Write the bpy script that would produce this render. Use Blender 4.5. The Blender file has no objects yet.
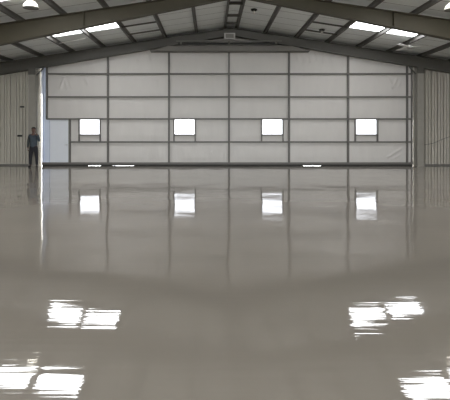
import bpy, bmesh, math, random
from mathutils import Vector, Matrix
R = random.Random(7)
S = bpy.context.scene
COL = S.collection

# ------------------------------------------------------------------ materials
def mat(name, color, rough=0.6, metal=0.0, spec=0.5, noise=0.0, nscale=4.0, bump=0.0, bscale=8.0, stretch=(1, 1, 1)):
    m = bpy.data.materials.new(name); m.use_nodes = True
    nt = m.node_tree; b = nt.nodes['Principled BSDF']
    b.inputs['Roughness'].default_value = rough
    b.inputs['Metallic'].default_value = metal
    b.inputs['Specular IOR Level'].default_value = spec
    tc = nt.nodes.new('ShaderNodeTexCoord'); mp = nt.nodes.new('ShaderNodeMapping')
    mp.inputs['Scale'].default_value = stretch
    nt.links.new(tc.outputs['Object'], mp.inputs['Vector'])
    n = nt.nodes.new('ShaderNodeTexNoise'); n.inputs['Scale'].default_value = nscale; n.inputs['Detail'].default_value = 4
    nt.links.new(mp.outputs[0], n.inputs['Vector'])
    r = nt.nodes.new('ShaderNodeMix'); r.data_type = 'RGBA'
    r.inputs[6].default_value = (*[c * (1 - noise) for c in color], 1)
    r.inputs[7].default_value = (*[min(1, c * (1 + noise)) for c in color], 1)
    nt.links.new(n.outputs['Fac'], r.inputs[0]); nt.links.new(r.outputs[2], b.inputs['Base Color'])
    if bump:
        n2 = nt.nodes.new('ShaderNodeTexNoise'); n2.inputs['Scale'].default_value = bscale; n2.inputs['Detail'].default_value = 3
        nt.links.new(mp.outputs[0], n2.inputs['Vector'])
        bp = nt.nodes.new('ShaderNodeBump'); bp.inputs['Strength'].default_value = 1; bp.inputs['Distance'].default_value = bump
        nt.links.new(n2.outputs['Fac'], bp.inputs['Height']); nt.links.new(bp.outputs[0], b.inputs['Normal'])
    return m

M = {}
M['steel'] = mat('primer_steel', (0.100, 0.095, 0.083), .55, noise=.12)
M['rafter'] = mat('olive_steel', (0.070, 0.060, 0.037), .6, noise=.12)
M['purlin'] = mat('purlin_steel', (0.13, 0.125, 0.115), .5, noise=.15)
M['rail'] = mat('door_frame_steel', (0.145, 0.138, 0.125), .5, noise=.12)
M['dark'] = mat('black_rubber', (0.03, 0.03, 0.028), .7, noise=.15)
M['vinyl'] = mat('white_vinyl', (0.675, 0.65, 0.62), .42, noise=.05, nscale=2.0, bump=.010, bscale=3.5, stretch=(1.6, 1, .45))
M['column'] = mat('grey_column_paint', (0.30, 0.285, 0.25), .5, noise=.12)
M['strip'] = mat('white_plastic_daylight_tint', (0.74, 0.80, 0.93), .4, noise=.04)  # white plastic; blue daylight from the door gap put into its colour
M['walkdoor'] = mat('white_door_paint', (0.80, 0.83, 0.88), .35, noise=.02)
M['liner'] = mat('beige_wall_panel', (0.55, 0.52, 0.455), .5, noise=.08, nscale=1.5)
M['gable'] = mat('grey_gable_sheet', (0.42, 0.40, 0.37), .6, noise=.1)
M['header'] = mat('grey_header_steel', (0.17, 0.16, 0.145), .55, noise=.08)
M['trim'] = mat('base_trim', (0.16, 0.155, 0.14), .6, noise=.1)
M['box'] = mat('pale_box', (0.50, 0.49, 0.47), .5, noise=.05)
M['white'] = mat('white_enamel', (0.8, 0.79, 0.76), .35, noise=.02)
M['chrome'] = mat('brushed_metal', (0.6, 0.6, 0.6), .3, metal=.9, noise=.05)
M['concrete'] = mat('outdoor_concrete', (0.55, 0.54, 0.52), .85, noise=.1)
M['skin'] = mat('skin', (0.15, 0.08, 0.06), .5, noise=.04)
M['hair'] = mat('dark_hair', (0.02, 0.016, 0.013), .6, noise=.2)
M['jacket'] = mat('blue_grey_jacket', (0.055, 0.072, 0.09), .8, noise=.6, nscale=5)
M['sleeve'] = mat('dark_sleeve', (0.035, 0.042, 0.04), .8, noise=.2)
M['trouser'] = mat('black_trousers', (0.022, 0.022, 0.027), .85, noise=.2)
M['shoe'] = mat('black_shoe', (0.012, 0.012, 0.012), .5, noise=.2)
M['cable'] = mat('grey_cable', (0.10, 0.095, 0.085), .6, noise=.1)

def deck_material():
    m = mat('white_insulation_facing', (0.86, 0.89, 0.88), .5, noise=.06, nscale=2.5, bump=.015, bscale=2.0)
    nt = m.node_tree; b = nt.nodes['Principled BSDF']
    tc = nt.nodes.new('ShaderNodeTexCoord'); sp = nt.nodes.new('ShaderNodeSeparateXYZ')
    nt.links.new(tc.outputs['Object'], sp.inputs[0])
    # facing seams that run up the slope every 0.92 m
    a = nt.nodes.new('ShaderNodeMath'); a.operation = 'MODULO'; a.inputs[1].default_value = 0.92
    ad = nt.nodes.new('ShaderNodeMath'); ad.operation = 'ADD'; ad.inputs[1].default_value = 46.3
    nt.links.new(sp.outputs['Y'], ad.inputs[0]); nt.links.new(ad.outputs[0], a.inputs[0])
    l = nt.nodes.new('ShaderNodeMath'); l.operation = 'LESS_THAN'; l.inputs[1].default_value = 0.035
    nt.links.new(a.outputs[0], l.inputs[0])
    mx = nt.nodes.new('ShaderNodeMix'); mx.data_type = 'RGBA'
    old = b.inputs['Base Color'].links[0].from_socket
    nt.links.new(l.outputs[0], mx.inputs[0]); nt.links.new(old, mx.inputs[6])
    mx.inputs[7].default_value = (0.30, 0.30, 0.29, 1)
    nt.links.new(mx.outputs[2], b.inputs['Base Color'])
    return m
M['deck'] = deck_material()

def floor_material():
    m = bpy.data.materials.new('grey_epoxy_floor'); m.use_nodes = True
    nt = m.node_tree; b = nt.nodes['Principled BSDF']; N = nt.nodes.new; L = nt.links.new
    tc = N('ShaderNodeTexCoord')
    n = N('ShaderNodeTexNoise'); n.inputs['Scale'].default_value = .35; n.inputs['Detail'].default_value = 5
    L(tc.outputs['Object'], n.inputs['Vector'])
    cr = N('ShaderNodeMix'); cr.data_type = 'RGBA'
    cr.inputs[6].default_value = (FLOOR[0] * .93, FLOOR[1] * .93, FLOOR[2] * .93, 1)
    cr.inputs[7].default_value = (FLOOR[0] * 1.07, FLOOR[1] * 1.07, FLOOR[2] * 1.07, 1)
    L(n.outputs['Fac'], cr.inputs[0]); L(cr.outputs[2], b.inputs['Base Color'])
    b.inputs['Roughness'].default_value = .02
    b.inputs['IOR'].default_value = 1.75
    # fine squeegee ripples lying across the hall
    prev = None
    for stretch, dist in (((.5, 15, 1), .0009), ((2.6, 34, 1), .00022)):
        mp = N('ShaderNodeMapping'); mp.inputs['Scale'].default_value = stretch
        L(tc.outputs['Object'], mp.inputs['Vector'])
        t = N('ShaderNodeTexNoise'); t.inputs['Scale'].default_value = 1; t.inputs['Detail'].default_value = 1
        L(mp.outputs[0], t.inputs['Vector'])
        bp = N('ShaderNodeBump'); bp.inputs['Strength'].default_value = 1; bp.inputs['Distance'].default_value = dist
        L(t.outputs['Fac'], bp.inputs['Height'])
        if prev: L(prev.outputs[0], bp.inputs['Normal'])
        prev = bp
    L(prev.outputs[0], b.inputs['Normal'])
    return m
FLOOR = (0.352, 0.318, 0.276)
M['floor'] = floor_material()

def glassy(name, transp, tint, gloss=.05, transl=0.0):
    m = bpy.data.materials.new(name); m.use_nodes = True
    nt = m.node_tree; nt.nodes.clear(); N = nt.nodes.new; L = nt.links.new
    out = N('ShaderNodeOutputMaterial')
    t = N('ShaderNodeBsdfTransparent'); t.inputs[0].default_value = (*tint, 1)
    tl = N('ShaderNodeBsdfTranslucent'); tl.inputs[0].default_value = (*tint, 1)
    g = N('ShaderNodeBsdfGlossy'); g.inputs['Roughness'].default_value = .1
    m1 = N('ShaderNodeMixShader'); m1.inputs[0].default_value = transl; L(t.outputs[0], m1.inputs[1]); L(tl.outputs[0], m1.inputs[2])
    m2 = N('ShaderNodeMixShader'); m2.inputs[0].default_value = gloss; L(m1.outputs[0], m2.inputs[1]); L(g.outputs[0], m2.inputs[2])
    L(m2.outputs[0], out.inputs[0])
    return m
M['glass'] = glassy('frosted_window_glass', 1, (.48, .48, .49), .05)
M['skylight'] = glassy('fibreglass_skylight', 1, (.92, .93, .90), .04, .2)

def emit(name, color, s):
    m = bpy.data.materials.new(name); m.use_nodes = True
    b = m.node_tree.nodes['Principled BSDF']; b.inputs['Base Color'].default_value = (*color, 1)
    b.inputs['Emission Color'].default_value = (*color, 1); b.inputs['Emission Strength'].default_value = s
    return m
M['skylight'] = emit('self_lit_fibreglass', (.97, .98, 1.0), 6.5)  # sheet glows by itself in place of sky light passing through
M['bulb'] = emit('glowing_bulb', (1, .92, .75), 9)
M['dome'] = emit('glowing_acrylic_dome', (1, .95, .82), .22)

# ------------------------------------------------------------------ mesh helpers
def box(bm, x0, x1, y0, y1, z0, z1):
    v = [bm.verts.new((x, y, z)) for x in (x0, x1) for y in (y0, y1) for z in (z0, z1)]
    for f in ((0, 1, 3, 2), (4, 6, 7, 5), (0, 4, 5, 1), (2, 3, 7, 6), (0, 2, 6, 4), (1, 5, 7, 3)):
        bm.faces.new([v[i] for i in f])

def prism(bm, pts, axis, a0, a1):
    """polygon pts (2D) extruded along axis 'y' (pts = x,z) or 'x' (pts = y,z) or 'z' (pts = x,y)"""
    def P(p, a):
        return {'y': (p[0], a, p[1]), 'x': (a, p[0], p[1]), 'z': (p[0], p[1], a)}[axis]
    A = [bm.verts.new(P(p, a0)) for p in pts]; B = [bm.verts.new(P(p, a1)) for p in pts]
    bm.faces.new(A); bm.faces.new(B[::-1])
    for i in range(len(pts)):
        j = (i + 1) % len(pts); bm.faces.new((A[i], B[i], B[j], A[j]))

def bar(bm, p, q, w, h, up=(0, 0, 1)):
    p, q = Vector(p), Vector(q); d = (q - p).normalized(); u = Vector(up)
    s = d.cross(u).normalized() * w / 2; t = s.cross(d).normalized() * h / 2
    v = [bm.verts.new(c + a * s + b * t) for c in (p, q) for a in (-1, 1) for b in (-1, 1)]
    for f in ((0, 1, 3, 2), (4, 6, 7, 5), (0, 4, 5, 1), (2, 3, 7, 6), (0, 2, 6, 4), (1, 5, 7, 3)):
        bm.faces.new([v[i] for i in f])

def tube(bm, pts, r, n=8):
    rings = []
    pts = [Vector(p) for p in pts]
    for i, p in enumerate(pts):
        d = (pts[min(i + 1, len(pts) - 1)] - pts[max(i - 1, 0)]).normalized()
        u = Vector((0, 0, 1)) if abs(d.z) < .9 else Vector((1, 0, 0))
        s = d.cross(u).normalized(); t = s.cross(d)
        rr = r[i] if isinstance(r, (list, tuple)) else r
        rings.append([bm.verts.new(p + rr * (math.cos(a) * s + math.sin(a) * t)) for a in [2 * math.pi * k / n for k in range(n)]])
    for a, b in zip(rings, rings[1:]):
        for k in range(n):
            bm.faces.new((a[k], a[(k + 1) % n], b[(k + 1) % n], b[k]))
    bm.faces.new(rings[0][::-1]); bm.faces.new(rings[-1])

def lathe(bm, prof, n=28, c=(0, 0, 0)):
    rings = []
    for r, z in prof:
        rings.append([bm.verts.new((c[0] + r * math.cos(2 * math.pi * k / n), c[1] + r * math.sin(2 * math.pi * k / n), c[2] + z)) for k in range(n)])
    for a, b in zip(rings, rings[1:]):
        for k in range(n):
            bm.faces.new((a[k], a[(k + 1) % n], b[(k + 1) % n], b[k]))
    bm.faces.new(rings[0][::-1]); bm.faces.new(rings[-1])

def link(name, bm, m, parent=None, smooth=False, bevel=0, loc=None):
    bmesh.ops.remove_doubles(bm, verts=bm.verts, dist=1e-5)
    bmesh.ops.recalc_face_normals(bm, faces=bm.faces)
    me = bpy.data.meshes.new(name); bm.to_mesh(me); bm.free()
    o = bpy.data.objects.new(name, me); COL.objects.link(o)
    me.materials.append(m)
    if smooth:
        for p in me.polygons: p.use_smooth = True
    if bevel:
        b = o.modifiers.new('bevel', 'BEVEL'); b.width = bevel; b.segments = 2; b.limit_method = 'ANGLE'
    if parent: o.parent = parent
    if loc: o.location = loc
    return o

def tag(o, label=None, cat=None, group=None, kind=None):
    if label: o['label'] = label
    if cat: o['category'] = cat
    if group: o['group'] = group
    if kind: o['kind'] = kind
    return o

def empty(name, loc, label=None, cat=None, group=None, kind=None):
    o = bpy.data.objects.new(name, None); COL.objects.link(o); o.location = loc; o.empty_display_size = .2
    return tag(o, label, cat, group, kind)

def copy_tree(o, parent=None):
    c = o.copy(); COL.objects.link(c); c.parent = parent
    for ch in list(o.children):
        copy_tree(ch, c)
    return c

NB = bmesh.new

# ------------------------------------------------------------------ dimensions (metres; camera stands at x=0, y=0)
YD = 22.0            # inner face of the hangar door
XL, XR = -11.2, 13.2  # side walls
YB = -16.0           # back wall
RX = 1.0             # ridge
def HT(x): return 6.62 - .15 * abs(x - RX)     # top of the rafters
def HD(x): return HT(x) + .15                  # underside of the roof facing
def px(x, Y=YD): return (x - 210) * Y / 450.0
def pz(y, Y=YD): return 1.5 + (135 - y) * Y / 450.0

# ------------------------------------------------------------------ floor and outdoor apron
from mathutils import noise as mn
def flh(x, y):
    h = mn.noise((x * .55, y * .45, 0)) * .0040
    h += mn.noise((x * 1.3 + 9, y * .95, 3)) * .0050
    h += mn.noise((x * 1.6, y * 5.0, 7)) * .00050
    return h
bm = NB()
xs = [XL - .1 + (XR - XL + .2) * i / 190 for i in range(191)]
ys = [YB, -10, -5, 0] + [1 + .075 * i for i in range(285)]
ys = [v for v in ys if v < YD + .3] + [YD + .35]
g = [[bm.verts.new((x, y, flh(x, y) if y > .9 else 0)) for x in xs] for y in ys]
for a, b in zip(g, g[1:]):
    for i in range(190): bm.faces.new((a[i], a[i + 1], b[i + 1], b[i]))
rim = [g[0][0], g[0][-1], g[-1][-1], g[-1][0]]
bot = [bm.verts.new((v.co.x, v.co.y, -.15)) for v in rim]
bm.faces.new(bot)
for edge, (p, q) in (([r for r in g[0]], (0, 1)), ([r[-1] for r in g], (1, 2)), ([r for r in g[-1]][::-1], (2, 3)), ([r[0] for r in g][::-1], (3, 0))):
    bm.faces.new(list(edge) + [bot[q], bot[p]])
bm.normal_update()
def floor_link():
    o = link('floor', bm, M['floor'])
    for p in o.data.polygons: p.use_smooth = len(p.vertices) == 4 and p.center.z > -.01
    return o
tag(floor_link(), 'glossy wet-look grey epoxy floor of the hangar', 'floor', kind='structure')
bm = NB()
box(bm, -60, 60, YD + .35, 90, -.2, -.02); box(bm, -60, 60, -80, YB, -.2, -.02)
box(bm, -60, XL - .15, YB, YD + .35, -.2, -.02); box(bm, XR + .15, 60, YB, YD + .35, -.2, -.02)
tag(link('ground', bm, M['concrete']), 'pale concrete apron outside the hangar', 'ground', kind='structure')

# ------------------------------------------------------------------ roof facing with skylight openings
SKY_U = (4.74, 7.56)
SKY_Y = [(17.95, 19.0), (12.75, 13.95), (6.6, 7.8), (.3, 1.5), (-6, -4.8), (-12, -10.8)]
bm = NB()
for sgn, ue in ((-1, RX - XL + .15), (1, XR - RX + .15)):
    us = [0, SKY_U[0], SKY_U[1], ue]
    ys = sorted([YB] + [v for p in SKY_Y for v in p] + [YD + .35])
    for i in range(3):
        for j in range(len(ys) - 1):
            if i == 1 and (ys[j], ys[j + 1]) in SKY_Y: continue
            a, b = us[i], us[i + 1]
            xa, xb = RX + sgn * a, RX + sgn * b
            za, zb = HD(xa), HD(xb)
            prism(bm, [(xa, za), (xb, zb), (xb, zb + .12), (xa, za + .12)], 'y', ys[j], ys[j + 1])
tag(link('ceiling', bm, M['deck']), 'pale insulation facing under the low-pitched metal roof', 'ceiling', kind='structure')

side_n = {-1: 'left', 1: 'right'}
place = ['in the bay beside the hangar door', 'mirrored at the bottom of the floor', 'unseen, added for light in the third bay', 'unseen, added for light in the fourth bay', 'unseen, added for light in the fifth bay', 'unseen, added for light in the last bay']  # the out-of-view bays carry panels added only for light
for sgn in (-1, 1):
    for k, (y0, y1) in enumerate(SKY_Y):
        bm = NB()
        xa, xb = RX + sgn * SKY_U[0], RX + sgn * SKY_U[1]
        za, zb = HD(xa) + .03, HD(xb) + .03
        # corrugated self-lit skylight sheet: small ribs running up the slope
        n = 12; top = []
        for j in range(n + 1):
            yy = y0 + (y1 - y0) * j / n; off = .018 if j % 3 == 1 else 0
            top.append((bm.verts.new((xa, yy, za + off)), bm.verts.new((xb, yy, zb + off))))
        for a, b in zip(top, top[1:]): bm.faces.new((a[0], a[1], b[1], b[0]))
        tag(link('skylight_panel', bm, M['skylight']),
            'glowing translucent skylight strip on the %s roof slope, %s' % (side_n[sgn], place[k]), 'skylight', 'translucent roof skylights')

# ------------------------------------------------------------------ corrugated walls
def ribbed(bm, x0, x1, top, y, d=.035, pitch=.305, z0=0.0):
    """vertical ribbed liner in the XZ plane facing -Y; top = function of x"""
    xs = []
    x = x0
    while x < x1 - 1e-6:
        for dx, dy in ((0, -.09), (.040, -.09), (.043, d), (.098, d), (.102, 0), (.168, 0), (.171, -.08), (.203, -.08), (.206, 0), (.302, 0)):
            if x + dx < x1: xs.append((x + dx, dy))
        x += pitch
    xs.append((x1, 0))
    prev = None
    for xx, dy in xs:
        c = (bm.verts.new((xx, y - dy, z0(xx) if callable(z0) else z0)), bm.verts.new((xx, y - dy, top(xx))))
        if prev: bm.faces.new((prev[0], c[0], c[1], prev[1]))
        prev = c
    # outer skin
    zz = (lambda q: z0(q) if callable(z0) else z0)
    a = [(x0, zz(x0)), (x1, zz(x1)), (x1, top(x1)), (x0, top(x0))]
    prism(bm, a, 'y', y + .10, y + .16)
def flat_liner(name, x0, x1, top, y, m, label, z0=0.0):
    bm = NB(); ribbed(bm, x0, x1, top, y, z0=z0)
    return tag(link(name, bm, m), label, 'wall', kind='structure')
OPL, OPR = -8.29, 9.905   # door opening
flat_liner('wall_far_left', XL, OPL - .02, lambda x: HD(x), YD + .08, M['liner'], 'beige vertically ribbed metal wall left of the hangar door')
flat_liner('wall_far_right', OPR + .005, XR, lambda x: HD(x), YD + .08, M['liner'], 'beige vertically ribbed metal wall right of the hangar door')
bm = NB()
prism(bm, [(OPL - .02, 5.3), (OPR + .03, 5.3), (OPR + .03, HD(OPR) + .06), (RX, HD(RX) + .06), (OPL - .02, HD(OPL) + .06)], 'y', YD + .14, YD + .24)
prism(bm, [(px(140), 5.74), (px(316), 5.74), (RX, HD(RX) - .01)], 'y', YD + .04, YD + .10)
tag(link('wall_far_gable', bm, M['gable']), 'dark grey sheeted gable triangle above the hangar door', 'wall', kind='structure')
def side_wall(name, x, s, label):
    bm = NB(); y = YB
    top = HD(x)
    prof = []
    while y < YD + .2:
        for dy, d in ((0, 0), (.03, .035), (.075, .035), (.105, 0)):
            prof.append((y + dy, d))
        y += .305
    prev = None
    for yy, d in prof:
        yy = min(yy, YD + .2)
        c = (bm.verts.new((x - s * d, yy, 0)), bm.verts.new((x - s * d, yy, top)))
        if prev: bm.faces.new((prev[0], c[0], c[1], prev[1]))
        prev = c
    xs = sorted((x + s * .04, x + s * .12)); box(bm, xs[0], xs[1], YB, YD + .2, 0, top)
    tag(link(name, bm, M['liner']), label, 'wall', kind='structure')
side_wall('wall_left', XL, -1, 'beige ribbed metal side wall along the left of the hangar')
side_wall('wall_right', XR, 1, 'beige ribbed metal side wall along the right of the hangar')
bm = NB()   # unseen back wall; its open hangar doorway is assumed, to let daylight in
box(bm, XL, -8.3, YB - .1, YB, 0, 4.9); box(bm, 10.3, XR, YB - .1, YB, 0, 4.9)
prism(bm, [(XL, 4.9), (XR, 4.9), (XR, HD(XR)), (RX, HD(RX)), (XL, HD(XL))], 'y', YB - .1, YB)
tag(link('wall_back', bm, M['liner']), 'metal wall at the unseen back end of the hangar, opening assumed for daylight', 'wall', kind='structure')
for nm, a, b, l in (('baseboard_far_left', XL, OPL - .3, 'dark base angle under the ribbed wall left of the door'),
                    ('baseboard_far_right', OPR + .45, XR, 'dark base angle under the ribbed wall right of the door')):
    bm = NB(); box(bm, a, b, YD + .02, YD + .05, 0, .07)
    tag(link(nm, bm, M['trim']), l, 'baseboard', kind='structure')

# ------------------------------------------------------------------ rigid steel frames
def i_rafter(sgn, xa, xb, da, db, y, fw=.26, tf=.022, eps=0):
    """tapered I-section from xa (depth da) to xb (depth db), under HT"""
    bm = NB()
    za, zb = HT(xa) - eps, HT(xb) - eps
    for (o0, o1) in ((0, tf), (None, None)):
        if o0 is not None:
            prism(bm, [(xa, za), (xb, zb), (xb, zb - tf), (xa, za - tf)], 'y', y - fw / 2, y + fw / 2)
        else:
            prism(bm, [(xa, za - da), (xb, zb - db), (xb, zb - db + tf), (xa, za - da + tf)], 'y', y - fw / 2, y + fw / 2)
    prism(bm, [(xa, za - tf), (xb, zb - tf), (xb, zb - db + tf), (xa, za - da + tf)], 'y', y - .006, y + .006)
    return bm
def stiffener(xs, depth_f, y, fw=.26):
    bm = NB()
    for x in xs:
        z = HT(x); box(bm, x - .008, x + .008, y - fw / 2 + .01, y + fw / 2 - .01, z - depth_f(x), z)
    return bm
def main_frame(y, label):
    f = empty('steel_frame', (RX, y, 0), label, 'steel frame', 'dark steel portal frames')
    dep = lambda x: .29 + .0515 * abs(x - RX)
    for sgn, xw in ((-1, XL), (1, XR)):
        xe = xw - sgn * .04
        o = link('rafter', i_rafter(sgn, RX, xe, .29, dep(xe), y), M['rafter'], f); o.location = (-RX, -y, 0)
        xs = [RX + sgn * u for u in (.08, 5.4, 10.9)]
        for q in xs:
            o2 = link('stiffener_plate', stiffener([q], dep, y), M['rafter'], f); o2.location = (-RX, -y, 0)
        bm = NB(); top = HT(xe) - .02
        dc0, dc1 = .3, .82
        prism(bm, [(xe, 0), (xe - sgn * .022, 0), (xe - sgn * .022, top), (xe, top)], 'y', y - .13, y + .13)
        prism(bm, [(xe - sgn * dc0, 0), (xe - sgn * (dc0 - .022), 0), (xe - sgn * (dc1 - .022), top - dep(xe)), (xe - sgn * dc1, top - dep(xe))], 'y', y - .13, y + .13)
        prism(bm, [(xe, 0), (xe - sgn * dc0, 0), (xe - sgn * dc1, top - dep(xe)), (xe, top)], 'y', y - .006, y + .006)
        box(bm, min(xe, xe - sgn * .36), max(xe, xe - sgn * .36), y - .16, y + .16, 0, .025)
        o3 = link('column', bm, M['rafter'], f); o3.location = (-RX, -y, 0)
    return f
main_frame(15.75, 'dark olive steel portal frame crossing the top of the view, nearest the camera')
main_frame(9.5, 'dark steel portal frame overhead, second one back from the hangar door frame')
main_frame(3.25, 'dark steel portal frame overhead, closest above the viewer')
main_frame(-3.0, 'dark steel portal frame behind the viewer, first one back')
main_frame(-9.3, 'dark steel portal frame behind the viewer, nearest the open end')

# end frame round the hangar door
YE = 21.62
ef = empty('door_frame_truss', (RX, YE, 0), 'grey steel end frame with columns and header around the hangar door', 'steel frame')
def eput(name, bm, m=None, **k):
    o = link(name, bm, m or M['steel'], ef, **k); o.location = (-RX, -YE, 0); return o
EC = {-1: (-8.50, .34), 1: (10.06, .34)}   # column centres, widths
for sgn, xw in ((-1, XL), (1, XR)):
    xe = xw - sgn * .05
    eput('rafter', i_rafter(sgn, RX, xe, .36, .58, YE, fw=.3), M['steel'])
    xc, w = EC[sgn]
    x0, x1 = xc - w / 2, xc + w / 2
    bm = NB(); top = HT(xc) - .5
    box(bm, x0, x1, YE - .15, YE - .13, 0, top); box(bm, x0, x1, YE + .13, YE + .15, 0, top)
    box(bm, xc - .012, xc + .012, YE - .13, YE + .13, 0, top)
    box(bm, x0 - .03, x1 + .03, YE - .18, YE + .18, 0, .03)
    eput('column', bm, M['column'])
    bm = NB()      # haunch and bolted splice at the head of the column
    zt = HT(xc) - .5
    prism(bm, [(xc + sgn * w / 2, zt + .02), (xc - sgn * w / 2, zt + .02), (xc - sgn * w / 2, zt - .32), (xc + sgn * w / 2, zt - .32)], 'y', YE - .17, YE - .15)
    for a in (-.1, .1):
        for zz in (-.08, -.22):
            box(bm, xc + a - .02, xc + a + .02, YE - .195, YE - .17, zt + zz - .02, zt + zz + .02)
    eput('splice_plate', bm)
    bm = NB()
    bar(bm, (xc - sgn * w / 2, YE, zt - .33), (xc - sgn * (w / 2 + .32), YE, HT(xc - sgn * .5) - .56), .05, .05, up=(0, 1, 0))
    eput('knee_brace', bm)
YH = 21.40
hz0, hz1 = pz(51.0, YH), pz(45.6, YH)
bm = NB()
box(bm, px(150, YH), px(310, YH), YH, YE + .2, hz0, hz0 + .03)
prism(bm, [(px(150, YH), hz0), (px(310, YH), hz0), (px(292, YH), hz1), (px(168, YH), hz1)], 'y', YH + .01, YH + .06)
eput('header_beam', bm, M['header'])
bm = NB(); zz = pz(41.0, YH); box(bm, px(176, YH), px(282, YH), YH + .01, YH + .06, zz - .02, zz + .035)
eput('gable_rail', bm, M['header'])

# ------------------------------------------------------------------ roof purlins (Z sections running the length of the roof)
def purlin(x, sgn, y0=YB + .1, y1=YD + .1):
    bm = NB(); z = HT(x); h = .146
    f = .062; s = sgn
    dz = .15 * f
    t = .006
    box(bm, x - t, x + t, y0, y1, z + .006, z + h)
    prism(bm, [(x, z), (x + s * f, z - dz), (x + s * f, z - dz + .01), (x, z + .01)], 'y', y0, y1)
    prism(bm, [(x, z + h), (x - s * f, z + h + dz), (x - s * f, z + h + dz - .01), (x, z + h - .01)], 'y', y0, y1)
    box(bm, x + s * f - .003, x + s * f + .003, y0, y1, z - dz, z - dz + .022)
    return bm
ords = ['first', 'second', 'third', 'fourth', 'fifth', 'sixth', 'seventh', 'eighth', 'ninth']
for sgn in (-1, 1):
    for k, u in enumerate([.28, 1.65, 3.15, 4.65, 6.15, 7.65, 9.15, 10.65]):
        x = RX + sgn * u
        tag(link('roof_purlin', purlin(x, sgn), M['purlin']),
            '%s dark steel roof purlin to the %s of the ridge' % (ords[k], side_n[sgn]), 'purlin', 'roof purlins')

def strut(p, q, label, w=.045, h=.06, m='steel'):
    bm = NB()
    bar(bm, p, q, w, .008); 
    bar(bm, (p[0], p[1] + w / 2, p[2] - h / 2), (q[0], q[1] + w / 2, q[2] - h / 2), .008, h)
    return tag(link('roof_strut', bm, M[m]), label, 'strut', 'short struts between purlins')
for k, yy in enumerate((20.7, 19.3, 17.5, 14.2)):
    z = HT(RX) + .06
    strut((RX - .28, yy, z), (RX + .28, yy, z), 'short dark crossbar joining the two ridge purlins, %s from the door' % ords[k], .07, .1)
for sgn in (-1, 1):
    for k, yy in enumerate((18.55, 19.95)):
        xa, xb = RX + sgn * 3.15, RX + sgn * 4.65
        strut((xa, yy, HT(xa) + .05), (xb, yy, HT(xb) + .05),
              'dark strut between the third and fourth purlins %s of the ridge, %s' % (side_n[sgn], ('camera side', 'door side')[k]), .05, .05)
# pale conduit below the left slope
bm = NB(); c0 = (px(55, 19.9), 19.9, pz(44, 19.9)); c1 = (px(86, 19.6), 19.6, pz(38.3, 19.6))
tube(bm, [c0, ((c0[0] + c1[0]) / 2, 19.75, (c0[2] + c1[2]) / 2 - .01), c1], .016)
bar(bm, (c1[0], c1[1], c1[2]), (c1[0], c1[1], HD(c1[0])), .02, .02, up=(0, 1, 0)); bar(bm, c0, (c0[0], c0[1], HD(c0[0])), .02, .02, up=(0, 1, 0))
tag(link('conduit', bm, M['white']), 'thin pale conduit under the left roof slope near the skylight', 'conduit')

# ------------------------------------------------------------------ the big hangar door
VX = [-8.19, px(47), px(108), px(169), px(229), px(289), px(348), px(407), 9.885]
HZ = [.14, pz(142), pz(119), pz(97), pz(74), 5.72]
dr = empty('door_1', (RX, YD, 0), 'wide white insulated hangar door with grey steel grid and four windows', 'hangar door', kind='structure')
def dput(name, bm, m, parent=None, **k):
    o = link(name, bm, m, parent or dr, **k)
    if parent is None: o.location = (-RX, -YD, 0)
    return o
WIN = [(79.2, 100.2), (174, 195.2), (261.6, 283), (355.2, 377.4)]
WZ0, WZ1 = pz(134.6), pz(119.5)
WR = [((388, 157), (405, 146.5), .022), ((392, 160), (408, 150), .016), ((60, 88), (64, 77), .018), ((67, 89), (64, 78), .018), ((71, 87), (68, 76), .012),
      ((388, 76), (393, 87), .016), ((398, 76), (393, 88), .016), ((403, 77), (399, 86), .012), ((84, 77), (88, 84), .010),
      ((297, 51), (298, 60), .014), ((303, 51), (303.5, 63), .016), ((309, 51), (310, 62), .016), ((314, 51), (316, 61), .012), ((321, 52), (324, 63), .014), ((328, 55), (331, 62), .012),
      ((205, 160), (211, 152), .010), ((222, 158), (226, 148), .010), ((148, 55), (150, 61), .012), ((139, 55), (137, 62), .012)]
WR = [(Vector((px(a[0]), pz(a[1]))), Vector((px(b[0]), pz(b[1]))), h) for a, b, h in WR]
def fold(x, z):
    p = Vector((x, z)); r = 0
    for a, b, h in WR:
        if abs(x - a.x) > 1.5: continue
        d = b - a; t = max(0, min(1, (p - a).dot(d) / d.length_squared)); q = (p - a - d * t).length
        r += h * math.exp(-(q / .035) ** 2)
    return r * 2.2
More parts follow.
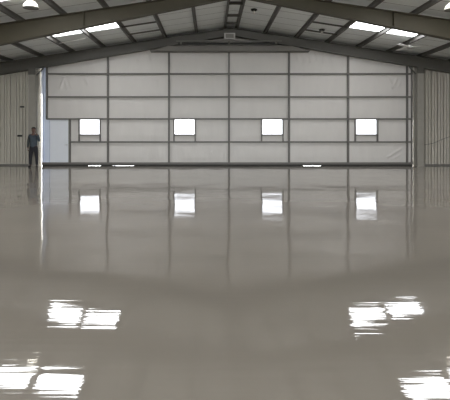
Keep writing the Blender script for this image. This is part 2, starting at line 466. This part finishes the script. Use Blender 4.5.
def pillow(x0, x1, z0, z1, hole=None, seed=0, amp=.022):
    """sagging vinyl face between rails, with a rectangular opening where a window sits"""
    rr = random.Random(seed); bm = NB()
    def ticks(a, b, extra):
        n = max(2, int(round((b - a) / .05)))
        t = [a + (b - a) * i / n for i in range(n + 1)]
        for e in extra:
            if a + .02 < e < b - .02:
                t = [q for q in t if abs(q - e) > .03 or q in (a, b)]; t.append(e)
        return sorted(t)
    ex = [hole[0], hole[1]] if hole else []; ez = [hole[2]] if hole else []
    xs = ticks(x0, x1, ex); zs = ticks(z0, z1, ez)
    ph = [rr.uniform(0, 6.3) for _ in range(6)]; k1, k2 = rr.uniform(6, 10), rr.uniform(3, 5)
    V = {}
    for i, x in enumerate(xs):
        for j, z in enumerate(zs):
            u, v = (x - x0) / (x1 - x0), (z - z0) / (z1 - z0)
            z_ = min(z, HD(x) - .03); e = min(1, 6 * min(u, 1 - u)) * min(1, 4 * min(v, 1 - v))
            w = math.sin(k1 * x + ph[0] + .8 * math.sin(2 * z + ph[1])) * .0030 * (.4 + v)
            w += math.sin(k2 * x + 2.5 * z + ph[2]) * .0035
            V[i, j] = bm.verts.new((x, YD + .05 - e * (amp * 4 * v * (1 - v) * .8 + .006 + w + fold(x, z_)), z_))
    for i in range(len(xs) - 1):
        for j in range(len(zs) - 1):
            if hole:
                cx, cz = (xs[i] + xs[i + 1]) / 2, (zs[j] + zs[j + 1]) / 2
                if hole[0] < cx < hole[1] and cz > hole[2]: continue
            bm.faces.new((V[i, j], V[i + 1, j], V[i + 1, j + 1], V[i, j + 1]))
    # outer sheet
    if hole:
        box(bm, x0, hole[0], YD + .09, YD + .12, z0, z1); box(bm, hole[1], x1, YD + .09, YD + .12, z0, z1)
        box(bm, hole[0], hole[1], YD + .09, YD + .12, z0, hole[2])
    else: box(bm, x0, x1, YD + .09, YD + .12, z0, min(z1, HD(x0) - .03, HD(x1) - .03))
    return bm
WDX0, WDX1 = px(49.5), px(69.5)
for i in range(8):
    for j in range(5):
        x0, x1, z0, z1 = VX[i], VX[i + 1], HZ[j], HZ[j + 1]
        if i == 1 and j < 2: x0 = px(70.5)
        hole = None
        if j == 1:
            for a, b in WIN:
                if x0 < px(a) < x1: hole = (px(a) + .02, px(b) - .02, WZ0)
        narrow = i == 0
        dput('edge_strip' if narrow else 'insulation_panel', pillow(x0, x1, z0, z1, hole, seed=i * 7 + j, amp=.0 if narrow or i == 7 else .022),
             M['strip'] if narrow else M['vinyl'], smooth=True)
def hrail(x0, x1, z, h=.075, y0=-.09):
    bm = NB(); box(bm, x0, x1, YD + y0, YD + .06, z - h / 2, z + h / 2); return bm
dput('bottom_rail', hrail(VX[0], VX[8], .115, .10, -.10), M['rail'])
for j in (1, 2, 3, 4):
    if j == 1: dput('horizontal_rail', hrail(px(70), VX[8], HZ[j]), M['rail'])
    else: dput('horizontal_rail', hrail(VX[1], VX[8], HZ[j]), M['rail'])
dput('horizontal_rail', hrail(px(125), px(330), 5.70, .1), M['rail'])
for i, x in enumerate(VX):
    zb_ = HZ[2] if i == 1 else .07
    w = .05 if i in (0, 8) else (.07 if i in (1, 7) else .088)
    bm = NB(); box(bm, x - w / 2 + (.025 if i == 0 else 0) - (.025 if i == 8 else 0), x + w / 2 + (.025 if i == 0 else 0) - (.025 if i == 8 else 0), YD - .07, YD + .06, zb_, min(5.7, HD(x) - .04))
    dput('vertical_post', bm, M['strip'] if i == 0 else M['rail'])
# rubber bottom seal lifted in two places where daylight leaks in
bm = NB(); xs = VX[0]
lifts = [(px(88), px(101)), (px(112), px(134)), (px(303), px(321))]
pts = [VX[0]] + [v for p in lifts for v in p] + [VX[8]]
for a, b in zip(pts, pts[1:]):
    up = (a, b) in lifts
    z0 = (.010 if (a, b) != lifts[1] else .006) if up else .0
    box(bm, a, b, YD - .05, YD + .02, z0, .08)
dput('rubber_seal', bm, M['dark'])
for a, b in WIN:
    xa, xb = px(a), px(b)
    bm = NB(); t = .06
    box(bm, xa - t / 2, xa + t / 2, YD - .06, YD + .1, HZ[1] + .04, HZ[2])
    box(bm, xb - t / 2, xb + t / 2, YD - .06, YD + .1, HZ[1] + .04, HZ[2])
    box(bm, xa, xb, YD - .06, YD + .1, WZ0 - .05, WZ0 + .02)
    w = dput('window', bm, M['rail'])
    bm = NB(); box(bm, xa + .03, xb - .03, YD + .04, YD + .046, WZ0 + .02, HZ[2] - .04)
    g = link('pane', bm, M['glass'], w)
# personnel door in the left end of the hangar door
bm = NB(); box(bm, WDX0 + .03, WDX1 - .02, YD - .02, YD + .04, .10, HZ[2] - .02)
wd = dput('walk_door', bm, M['walkdoor'], bevel=.004); wd['label'] = 'plain white personnel door'
bm = NB()
tube(bm, [(WDX1 - .12, YD - .02, 1.02), (WDX1 - .12, YD - .07, 1.02), (WDX1 - .22, YD - .075, 1.02)], .011)
tube(bm, [(WDX1 - .12, YD - .018, 1.02), (WDX1 - .12, YD - .028, 1.02)], .03, 12)
link('handle', bm, M['chrome'], wd)
bm = NB(); box(bm, px(70) - .05, px(70) + .04, YD - .08, YD + .06, .07, HZ[2])
dput('door_jamb', bm, M['rail'])
bm = NB(); box(bm, VX[1] - .05, WDX0 + .01, YD - .04, YD + .06, .07, HZ[2]); box(bm, VX[1], WDX0 + .09, YD + .045, YD + .06, .07, HZ[2])
dput('edge_strip', bm, M['strip'])
bm = NB(); box(bm, VX[0] - .09, VX[0] + .02, YD + .07, YD + .09, 3.5, HD(VX[0]) - .1)
dput('edge_seal', bm, M['strip'])
bm = NB(); box(bm, VX[8] - .02, VX[8] + .06, YD + .064, YD + .078, 2.3, HD(VX[8]) - .1)
dput('edge_seal', bm, M['rail'])
bm = NB()
box(bm, WDX0, WDX1, YD - .06, YD + .06, .07, .10)
dput('door_jamb', bm, M['rail'])

# drive shaft and box in the gable
bm = NB(); z = pz(43.4, 21.3)
tube(bm, [(px(178, 21.3), 21.32, z), (px(279, 21.3), 21.32, z)], .048, 12)
ds = tag(link('drive_shaft', bm, M['dark'], smooth=False), 'long black horizontal shaft above the hangar door header', 'shaft')
for q in (181, 229, 276):
    bm = NB(); x = px(q, 21.3); box(bm, x - .04, x + .04, 21.265, 21.408, z - .06, z + .10)
    o = link('bearing_bracket', bm, M['header'], ds)
bm = NB(); x0, x1, z0, z1 = px(224.2, 21.4), px(235.2, 21.4), pz(39.4, 21.4), pz(33.0, 21.4)
box(bm, x0, x1, 21.36, 21.48, z0, z1)
bx = tag(link('control_box', bm, M['box'], bevel=.008), 'small pale rectangular box at the peak of the gable above the shaft', 'box')
bm = NB(); box(bm, x0 + .07, x1 - .07, 21.345, 21.362, z0 + .06, z1 - .06)
link('front_cover', bm, M['header'], bx, bevel=.004)

# ------------------------------------------------------------------ wall fittings
def wallbox(xp, yp, w, h, label):
    bm = NB(); x, z = px(xp, 22.0), pz(yp, 22.0)
    box(bm, x - w / 2, x + w / 2, YD - .06, YD + .05, z - h / 2, z + h / 2)
    o = tag(link('junction_box', bm, M['dark'], bevel=.005), label, 'junction box', 'small dark boxes on the left wall')
    bm = NB(); box(bm, x - w / 2 + .02, x + w / 2 - .02, YD - .066, YD - .058, z - h / 2 + .015, z + h / 2 - .015)
    link('cover_plate', bm, M['shoe'], o)
wallbox(22.2, 106.8, .18, .075, 'small dark wall box on the left ribbed wall, the upper of two')
wallbox(19.8, 135.8, .20, .09, 'small dark wall box on the left ribbed wall, the lower of two')
bm = NB()
pts = [(416, 143.6), (421, 144.4), (427, 144.6), (433, 143.6), (438, 141.6), (444, 139), (452, 136.2), (462, 134.5)]
tube(bm, [(px(a, 21.95), 22.035, pz(b, 21.95)) for a, b in pts], .012, 6)
tag(link('cable', bm, M['cable'], smooth=True), 'thin grey cable sagging across the right ribbed wall', 'cable')

# ------------------------------------------------------------------ pendant dome lamps
def dome_lamp(x, y, ztop, label):
    e = empty('pendant_lamp', (x, y, ztop), label, 'lamp', 'dome pendant lamps')
    bm = NB()
    prof = [(.02, 0), (.06, -.004), (.12, -.028), (.17, -.065), (.205, -.115), (.225, -.17), (.228, -.215), (.222, -.215), (.215, -.17), (.195, -.118), (.16, -.07), (.11, -.035), (.05, -.012), (.015, -.01)]
    lathe(bm, prof); link('dome_shade', bm, M['dome'], e, smooth=True)
    bm = NB(); lathe(bm, [(.222, -.215), (.235, -.213), (.236, -.232), (.222, -.232)]); link('shade_rim', bm, M['rail'], e, smooth=False)
    bm = NB(); lathe(bm, [(.01, -.03), (.03, -.05), (.045, -.09), (.045, -.12), (.03, -.155), (.008, -.165)], 16); link('bulb', bm, M['bulb'], e, smooth=True)
    bm = NB(); lathe(bm, [(.03, -.05), (.035, -.04), (.035, .05), (.02, .06)], 16); link('lamp_holder', bm, M['rail'], e)
    bm = NB(); d = HD(x) - ztop + .01; tube(bm, [(0, 0, .05), (0, 0, d)], .008, 6); link('suspension_rod', bm, M['steel'], e)
    return e
dome_lamp((30.8 - 210) * 14 / 450, 14.0, 1.5 + (135 - .8) * 14 / 450, 'glowing cream dome pendant lamp hanging under the left roof slope')
dome_lamp(7.55, 14.0, 5.62, 'glowing dome pendant lamp under the right roof slope, seen mirrored in the floor')

def socket(x, y, label):
    z = HD(x)
    e = empty('ceiling_light', (x, y, z), label, 'light fixture', 'small socket lights on the right slope')
    bm = NB(); lathe(bm, [(.05, -.005), (.13, -.005), (.13, -.05), (.10, -.075), (.05, -.08)], 20)
    link('fixture_base', bm, M['dark'], e)
    bm = NB(); lathe(bm, [(.03, -.08), (.045, -.11), (.06, -.15), (.055, -.19), (.03, -.215), (.005, -.22)], 16)
    link('bulb', bm, M['white'], e, smooth=True)
socket(44 * .0409, 18.4, 'small black ceiling fixture with a white bulb just right of the ridge')
socket(112 * .0442, 19.9, 'small dark ceiling fixture between the struts on the right slope')

# ceiling fan under the right slope
fx, fy = 8.62, 19.5; fz = 1.5 + (135 - 46.9) * fy / 450
e = empty('ceiling_fan', (fx, fy, fz), 'slim white ceiling fan hanging near the right end of the skylight strip', 'ceiling fan')
bm = NB(); lathe(bm, [(.02, -.07), (.09, -.06), (.11, -.02), (.11, .03), (.07, .06), (.02, .07)], 20); link('motor_housing', bm, M['box'], e, smooth=True)
bm = NB(); tube(bm, [(0, 0, .05), (0, 0, HD(fx) - fz + .01)], .014, 8); link('down_rod', bm, M['steel'], e)
for k in range(3):
    a = math.radians(-20 + 120 * k); bm = NB()
    d = Vector((math.cos(a), math.sin(a), 0)); s = Vector((-d.y, d.x, .22)).normalized()
    v = []
    for r_, w in ((.09, .05), (.25, .065), (.86, .075), (.89, .05)):
        for t in (-.005, .005):
            v.append([bm.verts.new(d * r_ + s * (w * q) + Vector((0, 0, t))) for q in (-1, 1)])
    for i in range(3):
        b0, t0, b1, t1 = v[2 * i], v[2 * i + 1], v[2 * i + 2], v[2 * i + 3]
        bm.faces.new((b0[0], b0[1], b1[1], b1[0])); bm.faces.new((t0[0], t1[0], t1[1], t0[1]))
        bm.faces.new((b0[0], b1[0], t1[0], t0[0])); bm.faces.new((b0[1], t0[1], t1[1], b1[1]))
    bm.faces.new((v[0][0], v[1][0], v[1][1], v[0][1])); bm.faces.new((v[6][0], v[6][1], v[7][1], v[7][0]))
    link('blade', bm, M['white'], e)

# ------------------------------------------------------------------ the person
def skin(name, chain, m, parent, sub=2, root=0):
    """chain: list of (co, radius, parent_index)"""
    me = bpy.data.meshes.new(name)
    me.from_pydata([c[0] for c in chain], [(c[2], i) for i, c in enumerate(chain) if c[2] is not None], [])
    o = bpy.data.objects.new(name, me); COL.objects.link(o)
    sm = o.modifiers.new('skin', 'SKIN'); sm.use_smooth_shade = True
    for i, c in enumerate(chain):
        sv = me.skin_vertices[0].data[i]; r = c[1]
        sv.radius = r if isinstance(r, tuple) else (r, r); sv.use_root = (i == root)
    ss = o.modifiers.new('sub', 'SUBSURF'); ss.levels = sub; ss.render_levels = sub
    dg = bpy.context.evaluated_depsgraph_get(); dg.update()
    new = bpy.data.meshes.new_from_object(o.evaluated_get(dg))
    o.modifiers.clear(); o.data = new; new.name = name; new.materials.clear(); new.materials.append(m)
    for p in new.polygons: p.use_smooth = True
    o.parent = parent
    return o
YP = 21.0
P = empty('person', (px(33.6, YP), YP, 0), 'person in blue-grey jacket and black trousers standing by the left door column, one hand raised', 'person')
P.scale = (1.05, 1.05, 1.05)
# figure faces the camera (-y); 1.76 m tall
hip, chest, neck = (0, 0, .92), (0, 0, 1.28), (.0, -.005, 1.50)
body = [((0, 0, .92), (.135, .10), None), ((0, 0, 1.08), (.125, .09), 0), ((0, 0, 1.28), (.155, .105), 1), ((0, 0, 1.42), (.12, .085), 2), ((0, -.005, 1.50), .055, 3), ((0, -.01, 1.555), .055, 4),
        ((0, -.02, 1.62), (.072, .088), 5), ((0, -.02, 1.69), (.075, .09), 6), ((0, -.01, 1.75), (.05, .06), 7),
        # left arm hangs (image left)
        ((-.17, 0, 1.40), .055, 3), ((-.225, .01, 1.14), .045, 9), ((-.225, -.05, .90), .032, 10), ((-.222, -.07, .82), (.026, .036), 11),
        # right arm raised to the head (image right)
        ((.17, 0, 1.40), .055, 3), ((.265, -.04, 1.15), .045, 13), ((.215, -.13, 1.36), .034, 14), ((.165, -.14, 1.50), (.028, .036), 15),
        # legs
        ((-.10, 0, .86), .088, 0), ((-.135, -.01, .48), .062, 17), ((-.145, .01, .12), .042, 18), ((-.148, 0, .05), .042, 19), ((-.165, -.14, .035), .035, 20),
        ((.10, 0, .86), .088, 0), ((.125, -.01, .48), .062, 22), ((.135, .01, .12), .042, 23), ((.137, 0, .05), .042, 24), ((.165, -.14, .035), .035, 25)]
b = skin('body', body, M['skin'], P)
# face: nose, ears, brows, mouth and eyes joined into the body as relief
def ell(bm, c, r, n=10):
    m4 = Matrix.Translation(c) @ Matrix.Diagonal((*r, 1)); bmesh.ops.create_uvsphere(bm, u_segments=n, v_segments=n, radius=1, matrix=m4)
bm = NB(); bm.from_mesh(b.data)
ell(bm, (0, -.112, 1.645), (.013, .022, .024)); ell(bm, (-.078, -.015, 1.65), (.012, .022, .033)); ell(bm, (.078, -.015, 1.65), (.012, .022, .033))
ell(bm, (0, -.098, 1.592), (.026, .014, .007)); ell(bm, (0, -.085, 1.56), (.03, .02, .02))
# hands: fingers of unequal length and a side thumb
def hand(bm, c, down, side, curl):
    c = Vector(c); down = Vector(down).normalized(); side = Vector(side).normalized(); fw = Vector(curl).normalized()
    for k, ln in enumerate((.070, .078, .072, .056)):
        p = c + side * (.028 - .018 * k) + down * .03
        q = p + down * ln * .5 + fw * .010; r_ = q + down * ln * .35 + fw * .025
        tube(bm, [p, q, r_], [.009, .0085, .006], 6)
    p = c + side * .032; tube(bm, [p, p + side * .022 + down * .025 + fw * .012, p + side * .024 + down * .055 + fw * .02], [.011, .010, .007], 6)
hand(bm, (-.222, -.07, .80), (0, -.1, -1), (0, -1, 0), (1, 0, 0))
hand(bm, (.160, -.14, 1.52), (-.45, .2, 1), (0, -1, .1), (-1, .3, 0))
bm.to_mesh(b.data); bm.free()
for p in b.data.polygons: p.use_smooth = True
for s in (-1, 1):
    bm = NB(); ell(bm, (s * .030, -.100, 1.668), (.012, .008, .007)); link('eye', bm, M['hair'], P, smooth=True)
skin('jacket', [((0, 0, .80), (.185, .14), None), ((0, 0, 1.08), (.165, .125), 0), ((0, 0, 1.28), (.18, .13), 1), ((0, 0, 1.41), (.14, .105), 2), ((0, -.0, 1.485), (.075, .075), 3),
                ((.175, 0, 1.405), .070, 3), ((.27, -.04, 1.15), .058, 5), ((.222, -.12, 1.33), .045, 6), ((.195, -.137, 1.42), .040, 7), ((-.16, 0, 1.405), .072, 3), ((-.20, .006, 1.30), .060, 9)], M['jacket'], P)
skin('sleeve', [((-.10, .005, 1.40), .075, None), ((-.18, .005, 1.395), .075, 0), ((-.232, .012, 1.14), .060, 1), ((-.232, -.045, .92), .044, 2), ((-.230, -.055, .87), .040, 3)], M['sleeve'], P)
tr = [((0, 0, 1.04), (.145, .115), None), ((0, 0, .86), (.155, .12), 0)]
for s in (-1, 1):
    k = len(tr)
    tr += [((s * .105, 0, .80), .098, 1), ((s * .13, -.01, .48), .076, k), ((s * .142, .008, .16), .060, k + 1), ((s * .143, .006, .085), .060, k + 2)]
skin('trousers', tr, M['trouser'], P)
for s in (-1, 1):
    skin('shoe', [((s * .143, .035, .048), .045, None), ((s * .150, -.06, .042), (.042, .05), 0), ((s * .165, -.17, .036), (.032, .044), 1)], M['shoe'], P)
bm = NB()
ell(bm, (0, .005, 1.715), (.090, .108, .075), 16)
bmesh.ops.bisect_plane(bm, geom=bm.verts[:] + bm.edges[:] + bm.faces[:], plane_co=(0, 0, 1.695), plane_no=(0, -.25, -1), clear_outer=True)
link('hair', bm, M['hair'], P, smooth=True)

# ------------------------------------------------------------------ light: overcast sky through windows, gaps and assumed open end; skylight sheets emit
w = bpy.data.worlds.new('sky'); S.world = w; w.use_nodes = True
bg = w.node_tree.nodes['Background']; bg.inputs[0].default_value = (0.95, 0.98, 1.0, 1); bg.inputs[1].default_value = 9.0
def portal(loc, rot, sx, sy):
    l = bpy.data.lights.new('daylight_portal', 'AREA'); l.shape = 'RECTANGLE'; l.size = sx; l.size_y = sy; l.cycles.is_portal = True
    o = bpy.data.objects.new('daylight_portal', l); COL.objects.link(o); o.location = loc; o.rotation_euler = rot
sl = math.atan(.15)
portal((1, YB - .12, 2.45), (math.radians(90), 0, 0), 18.6, 4.9)   # emits towards +y after rotation check

# ------------------------------------------------------------------ camera
cam = bpy.data.cameras.new('camera'); co = bpy.data.objects.new('camera', cam); COL.objects.link(co)
co.location = (0, 0, 1.5); co.rotation_euler = (math.radians(90), 0, 0)
cam.sensor_width = 36; cam.lens = 36; cam.shift_x = 15 / 450; cam.shift_y = -65 / 450; cam.clip_end = 300
S.camera = co
S.view_settings.view_transform = 'Standard'; S.view_settings.look = 'None'; S.view_settings.gamma = 1
S.view_settings.use_curve_mapping = False
S.view_settings.exposure = 0.65
S.cycles.sample_clamp_indirect = 3.0; S.cycles.max_bounces = 10; S.cycles.diffuse_bounces = 6; S.cycles.transparent_max_bounces = 8
